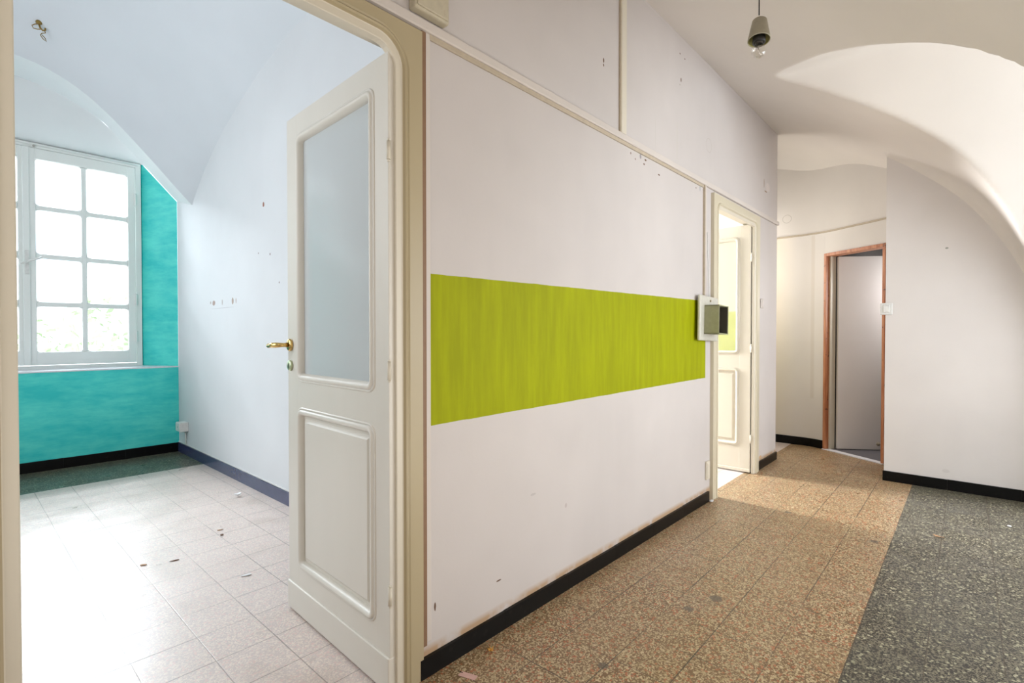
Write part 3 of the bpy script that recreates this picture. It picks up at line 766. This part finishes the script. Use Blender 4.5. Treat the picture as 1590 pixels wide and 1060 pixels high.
# door 3: orange pine frame, flat grey leaf open inwards
d3 = empty('door_3', (DJ0.x, DJ0.y, 0), kind='structure', category='door', label='flat grey door ajar in a bare orange pine frame')
ang = math.atan2(dirD.y, dirD.x); d3.rotation_euler = (0, 0, ang)
LW = .547; fwid = .022
mb = MB()
mb.bbox(0, fwid, -.02, .075, 0, ZD, .002); mb.bbox(LW-fwid, LW, -.02, .075, 0, ZD, .002); mb.bbox(fwid, LW-fwid, -.02, .075, ZD-.026, ZD, .002)
mb.build('door_frame', M['wood'], d3)
mb = MB(); mb.box(fwid, fwid+.012, .02, .075, 0, ZD-.026); mb.build('door_stop', M['cream_light'], d3)
mb = MB(); mb.bbox(0, LW-.075, -.026, 0, .010, ZD-.030, .002)
lf3 = mb.build('door_leaf', M['leaf_grey'], d3)
lf3.location = ((fwid+.014)*S, .085*S, 0)
leafdir = Vector((.244, -.347)).normalized(); la = math.atan2(leafdir.y, leafdir.x) - ang
lf3.rotation_euler = (0, 0, la)
mb = MB(); mb.lathe([(0, 0), (.016, 0), (.016, .004), (0, .006)], (0, -1, 0), (.33, -.026, .06)); mb.build('floor_bolt', M['trim_tan'], lf3)
mb = MB(); mb.box(0, LW, -.03, .03, 0, .006); mb.build('threshold', M['stone'], d3)
# dark closet behind it
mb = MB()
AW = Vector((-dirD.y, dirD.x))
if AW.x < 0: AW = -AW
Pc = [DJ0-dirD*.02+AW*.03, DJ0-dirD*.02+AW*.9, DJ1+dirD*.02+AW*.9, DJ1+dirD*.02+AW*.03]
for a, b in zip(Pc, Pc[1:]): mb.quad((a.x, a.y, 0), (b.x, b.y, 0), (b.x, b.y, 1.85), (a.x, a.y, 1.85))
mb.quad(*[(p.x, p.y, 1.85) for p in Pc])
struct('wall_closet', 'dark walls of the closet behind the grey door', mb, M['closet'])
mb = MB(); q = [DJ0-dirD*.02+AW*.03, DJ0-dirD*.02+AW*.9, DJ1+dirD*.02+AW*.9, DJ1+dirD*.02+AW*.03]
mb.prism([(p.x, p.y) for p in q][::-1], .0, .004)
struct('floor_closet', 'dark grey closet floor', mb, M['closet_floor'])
# switch at the edge of the end wall
t = empty('light_switch', (X4, .405, 1.18), label='white switch on the left edge of the end wall', category='switch')
mb = MB(); mb.bbox(-.012, 0, -.02, .048, -.046, .034, .005); mb.build('plate', M['plastic_white'], t)
mb = MB(); mb.bbox(-.018, -.011, -.004, .032, -.030, .020, .004); mb.build('rocker', M['plastic_white'], t)

# hidden enclosure of the hall
mb = MB()
mb.box(-1.2, XC-1.16, -.52, -.45, 0, 1.5); mb.box(XC+1.16, X4, -.52, -.45, 0, 1.5)
mb.box(XC-1.22, XC-1.16, -1.6, -.52, 0, 1.5); mb.box(XC+1.16, XC+1.22, -1.6, -.52, 0, 1.5)
mb.box(-1.26, -1.2, -.52, W1B, 0, 2.8); mb.box(XC-1.2, XC+1.2, -1.66, -1.6, 0, .55)
mb.box(4.46, 5.3, 1.86, 1.92, 0, 2.9)
struct('wall_right', 'white side and rear walls of the hall', mb, M['wall_hall'])

# ------------------------------------------------------------------ pendant lamp
LX, LY, LZ = None, None, None

# ------------------------------------------------------------------ camera maths kept for lamp placement: fixed results in drawing units
def pendant(x, y, zb):
    """zb: height of the shade rim"""
    t = empty('pendant_lamp', (x, y, zb), label='bare bulb pendant lamp with small grey metal shade on black cord', category='lamp')
    top = zh(x, y)
    lean = Vector((.0, 0, 1))
    mb = MB(); mb.tube([(0, 0, .088), (0, 0, (top-zb)*.5), (0, 0, top-zb+.01)], .0022, 8); mb.build('cord', M['black'], t)
    ax = Vector((.16, .03, 1)).normalized()
    mb = MB()
    o_, r_ = .078, .033
    mb.lathe([(.006, .088), (.006, .079), (.021, .077), (.024, .074), (.037, .004), (.037, .0), (.0345, .0)], ax)
    mb.lathe([(.0345, 0), (.0345, .004), (.022, .072), (.004, .075)], ax, mi=1)
    mb.build('shade', [M['lamp_metal'], M['lamp_inside']], t)
    mb = MB(); mb.lathe([(0, .072), (.017, .070), (.018, .02), (.021, .018), (.021, -.008), (.017, -.010), (0, -.010)], ax, n=20); mb.build('socket', M['black'], t)
    mb = MB(); mb.lathe([(.0125, .0), (.0125, -.014), (.0135, -.018)], ax, n=20); mb.build('bulb_cap', M['steel'], t)
    prof = []
    R = .0235; cz = -.042
    for i in range(15):
        th = math.pi*(.18 + .82*i/14); prof.append((R*math.sin(th) if i < 14 else 0, cz + R*math.cos(th)))
    mb = MB(); mb.lathe([(.0125, -.016)] + prof, ax, n=28); b = mb.build('bulb', M['bulb'], t)
    mb = MB(); mb.tube([ax*-.012, ax*-.034], .0035, 8)
    mb.tube([ax*-.032 + Vector((-.008, 0, 0)), ax*-.046 + Vector((-.006, 0, 0)), ax*-.047 + Vector((.006, 0, 0)), ax*-.032 + Vector((.008, 0, 0))], .0008, 6)
    mb.build('filament', M['steel'], b)
    return t
def bulbm():
    nt = NT('bulb_glass')
    t = nt.n('ShaderNodeBsdfTransparent', {'Color': (.93, .92, .90)})
    g = nt.n('ShaderNodeBsdfGlossy', {'Color': (1, 1, 1), 'Roughness': .05})
    f = nt.n('ShaderNodeLayerWeight', {'Blend': .25})
    mx = nt.n('ShaderNodeMixShader', {0: nt.math('MULTIPLY_ADD', f.outputs[1], .7, .06), 1: t.outputs[0], 2: g.outputs[0]})
    nt.t.links.new(mx.outputs[0], nt.out.inputs[0]); return nt.m
M['bulb'] = bulbm()
pendant(1.918, .557, 2.0306)

# ceiling hook with loose wires in the bright room
hx, hy = .42, 4.42
t = empty('ceiling_hook', (hx, hy, vault(hx, hy)), label='bare brass ceiling hook with curled loose wires in the bright room', category='hook')
mb = MB(); mb.lathe([(0, .01), (.016, .01), (.016, -.004), (.008, -.010), (0, -.010)]); mb.tube([(0, 0, -.008), (.006, 0, -.03), (.018, 0, -.042), (.030, 0, -.034), (.030, 0, -.022)], .005, 8); mb.build('hook', M['wire'], t)
mb = MB(); mb.tube([(0, 0, -.008), (-.018, .004, -.014), (-.032, .006, -.028), (-.026, .004, -.044), (-.006, 0, -.044), (.012, 0, -.036)], .0028, 8)
mb.tube([(.026, 0, -.036), (.030, 0, -.052), (.014, 0, -.060), (.006, 0, -.074), (.018, 0, -.094), (.034, 0, -.104), (.030, 0, -.088), (.014, 0, -.070)], .0026, 8); mb.build('loose_wire', M['wire'], t)

# ------------------------------------------------------------------ scraps on the floors
def scrap(name, x, y, pts, th, mat, label, cat, rot=0, curl=.0):
    mb = MB(); n = len(pts)
    cx = sum(p[0] for p in pts)/n; cy = sum(p[1] for p in pts)/n
    pts = [(a*.8, b_*.8) for a, b_ in pts]; R = max(math.hypot(p[0]-cx, p[1]-cy) for p in pts)
    zf = lambda p: th*.3 + curl*(math.hypot(p[0]-cx, p[1]-cy)/R)**2
    v = [(cx, cy, th*.2)] + [(p[0], p[1], zf(p)) for p in pts] + [(cx, cy, th)] + [(p[0], p[1], zf(p)+th*.5) for p in pts]
    f = []
    for i in range(n):
        j = (i+1) % n; f += [(0, 1+j, 1+i), (n+1, n+2+i, n+2+j), (1+i, 1+j, n+2+j, n+2+i)]
    mb.add(v, f)
    o = mb.build(name, mat, None, (x, y, 0), label=label, category=cat); o.rotation_euler = (0, 0, rot); return o
def starry(n, r0, r1, seed):
    rnd = random.Random(seed); return [((r0 if i % 2 else r1)*rnd.uniform(.75, 1.15)*math.cos(2*math.pi*i/n), (r0 if i % 2 else r1)*rnd.uniform(.75, 1.15)*math.sin(2*math.pi*i/n)) for i in range(n)]
def blob(n, rx, ry, seed):
    rnd = random.Random(seed); return [(rx*rnd.uniform(.7, 1.1)*math.cos(2*math.pi*i/n), ry*rnd.uniform(.7, 1.1)*math.sin(2*math.pi*i/n)) for i in range(n)]
scrap('dry_leaf', 1.14, 1.113, starry(12, .008, .014, 2), .006, M['leaf_or'], 'small curled orange leaf on the tiles below the green banded wall', 'leaf', curl=.008)
o = scrap('paper_tag', 1.013, 1.082, [(-.034, -.013), (.034, -.013), (.034, .013), (-.034, .013)], .0015, M['paper_pink'], 'small pink paper slip lying near the black skirting', 'paper', rot=math.radians(-72))
mb = MB(); mb.box(-.031, -.020, .0035, .006, .0018, .0022); mb.build('printed_mark', M['black'], o)
scrap('paper_scrap', 3.262, .099, [(-.03, -.006), (.0, -.012), (.035, .002), (.012, .014)], .004, M['twig_tan'], 'tan triangular scrap on the dark tiles', 'paper', curl=.006, rot=.9)
scrap('paper_crumb', 3.696, -.169, blob(7, .016, .012, 5), .004, M['paper_white'], 'tiny white crumb on the dark tiles by the end wall', 'crumb')
scrap('plaster_crumb', 3.052, 1.135, blob(8, .024, .014, 6), .010, M['paper_white'], 'white plaster crumb at the foot of the far cream door frame', 'crumb')
scrap('dry_leaf', 3.177, .317, blob(8, .026, .008, 9), .004, M['twig_tan'], 'flat brown leaf by the edge of the dark tile border', 'leaf', rot=1.2)
scrap('paper_scrap', 1.199, 3.348, blob(7, .028, .022, 8), .014, M['paper_white'], 'crumpled white scrap beside the skirting of the white wall', 'paper', curl=.012)
scrap('wood_chip', .563, 2.65, blob(6, .022, .006, 3), .006, M['twig_tan'], 'tan splinter on the sunlit room floor, leftmost of the splinters', 'splinter', rot=-.6)
scrap('wood_chip', .669, 2.60, blob(6, .024, .006, 4), .005, M['twig'], 'grey brown splinter in the middle of the room floor', 'splinter', rot=-.2)
scrap('twig', .91, 2.757, blob(6, .012, .008, 11), .007, M['twig'], 'dark brown crumb on the room floor nearer the white wall', 'crumb')
scrap('twig', .928, 2.836, blob(6, .020, .005, 12), .005, M['twig_tan'], 'thin light brown twig next to the dark crumb', 'twig', rot=-.3)
scrap('paper_scrap', .826, 2.22, blob(8, .026, .010, 13), .005, M['paper_white'], 'flat white scrap on the room floor beside the open door', 'paper', rot=-.3)

# ------------------------------------------------------------------ outside the window
mb = MB(); mb.box(-14, 16, 5.66, 26, -.5, -.4)
struct('ground', 'pale ground outside', mb, M['gravel'])
b = empty('exterior_house', (0, 15, -.4), label='washed out pale house seen through the window', category='house')
mb = MB(); mb.box(-10, 12, 0, .5, 0, 11); mb.build('wall', M['facade'], b)
for (x, z) in ((1.75, 3.9), (-1.2, 3.9), (5.2, 3.9), (1.75, 7.5)):
    mb = MB(); mb.box(x-.5, x+.42, -.03, -.005, z-1.0, z+1.15); wn = mb.build('window', M['facade_win'], b)
    mb = MB(); mb.box(x-.9, x+.75, -.16, -.005, z+1.45, z+1.55); mb.build('hood', M['facade_win'], wn)
h = empty('hedge', (1.5, 11.5, -.4), label='pale green sunlit bushes outside below the house', category='bush')
mb = MB(); rnd = random.Random(3)
for i in range(2600):
    x = rnd.uniform(-3, 3); y = rnd.uniform(-.5, .5); z = rnd.uniform(.0, 2.0 + .35*math.sin(x*2.3))
    s_ = rnd.uniform(.05, .11); a = Vector((rnd.gauss(0, 1), rnd.gauss(0, 1), rnd.gauss(0, 1))).normalized(); u = a.orthogonal().normalized()*s_; v_ = a.cross(u)*.5
    p = Vector((x, y, z)); mb.add([p-u, p+v_, p+u, p-v_], [(0, 1, 2, 3)])
mb.build('leaves', M['hedge'], h)
mb = MB()
for k in range(7): mb.tube([(-2.7+k*.9, 0, 0), (-2.6+k*.9, .05, .8), (-2.75+k*.9, -.05, 1.6)], [.05, .035, .015], 8)
mb.build('stems', M['hedge'], h)

# ------------------------------------------------------------------ swing the partition assembly by half a degree
piv = Vector((.9*S, W1Y*S, 0)); R = Matrix.Translation(piv) @ Matrix.Rotation(math.radians(-.45), 4, 'Z') @ Matrix.Translation(-piv)
bpy.context.view_layer.update()
for o in W1: o.matrix_world = R @ o.matrix_world

# ------------------------------------------------------------------ lights
def area(name, loc, target, sx, sy, power, col, spread=180):
    l = bpy.data.lights.new(name, 'AREA'); l.shape = 'RECTANGLE'; l.size = sx*S; l.size_y = sy*S; l.energy = power; l.color = col; l.spread = math.radians(spread)
    o = bpy.data.objects.new(name, l); C.objects.link(o); o.location = [k*S for k in loc]
    d = Vector(target) - Vector(loc); o.rotation_euler = d.to_track_quat('-Z', 'Y').to_euler(); return o
area('window_skylight', (.44, 7.4, 3.75), (.6, 3.6, .3), 2.2, 1.6, 1150, (.88, .93, 1.0))
area('bright_room_fill', (-.85, 2.9, 1.7), (1.3, 3.1, 1.5), 1.6, 1.4, 46, (.93, .96, 1.0))  # added fill out of view, evens out the white wall and vault
area('room_two_window_light', (3.35, 4.80, 1.55), (3.45, 1.2, .7), .8, 1.3, 250, (.95, .96, 1), 110)
area('hall_window_light', (XC-.1, -1.58, .95), (XC-.3, 1.0, .8), 1.3, 1.0, 8, (1, .965, .95))
area('hall_near_fill', (-.9, .15, 1.5), (1.6, .9, 1.6), .9, 1.3, 11, (1, .95, .91))  # added soft fill from behind the camera
area('hall_up_fill', (1.3, -.25, .35), (1.7, 1.1, 2.6), 2.4, .5, 20, (1, .95, .89))  # added fill near the floor, lifts the vault and upper wall
area('passage_light', (4.8, 1.8, 1.45), (5.0, .6, 1.2), .4, 1.2, 15, (1, .96, .91))

area('closet_leaf_fill', tuple(DJ1+AW*.8)+(1.2,), (5.3, .68, .9), .3, .8, 24, (1, .97, .95))  # added fill to brighten the grey leaf, no lamp in the closet
w_ = bpy.data.worlds.new('sky'); bpy.context.scene.world = w_; w_.use_nodes = True
bg = w_.node_tree.nodes['Background']; bg.inputs[0].default_value = (.86, .93, 1, 1); bg.inputs[1].default_value = 5.5

# ------------------------------------------------------------------ camera
cam = bpy.data.cameras.new('camera'); cam.sensor_width = 36; cam.lens = 790/1590*36; cam.clip_start = .02
co = bpy.data.objects.new('camera', cam); C.objects.link(co); co.location = (0, 0, S)
co.rotation_euler = (math.pi/2 - math.atan(11/790), 0, math.radians(41.9-90))
bpy.context.scene.camera = co
vs = bpy.context.scene.view_settings
vs.view_transform = 'Standard'; vs.look = 'None'; vs.exposure = 0; vs.gamma = 1
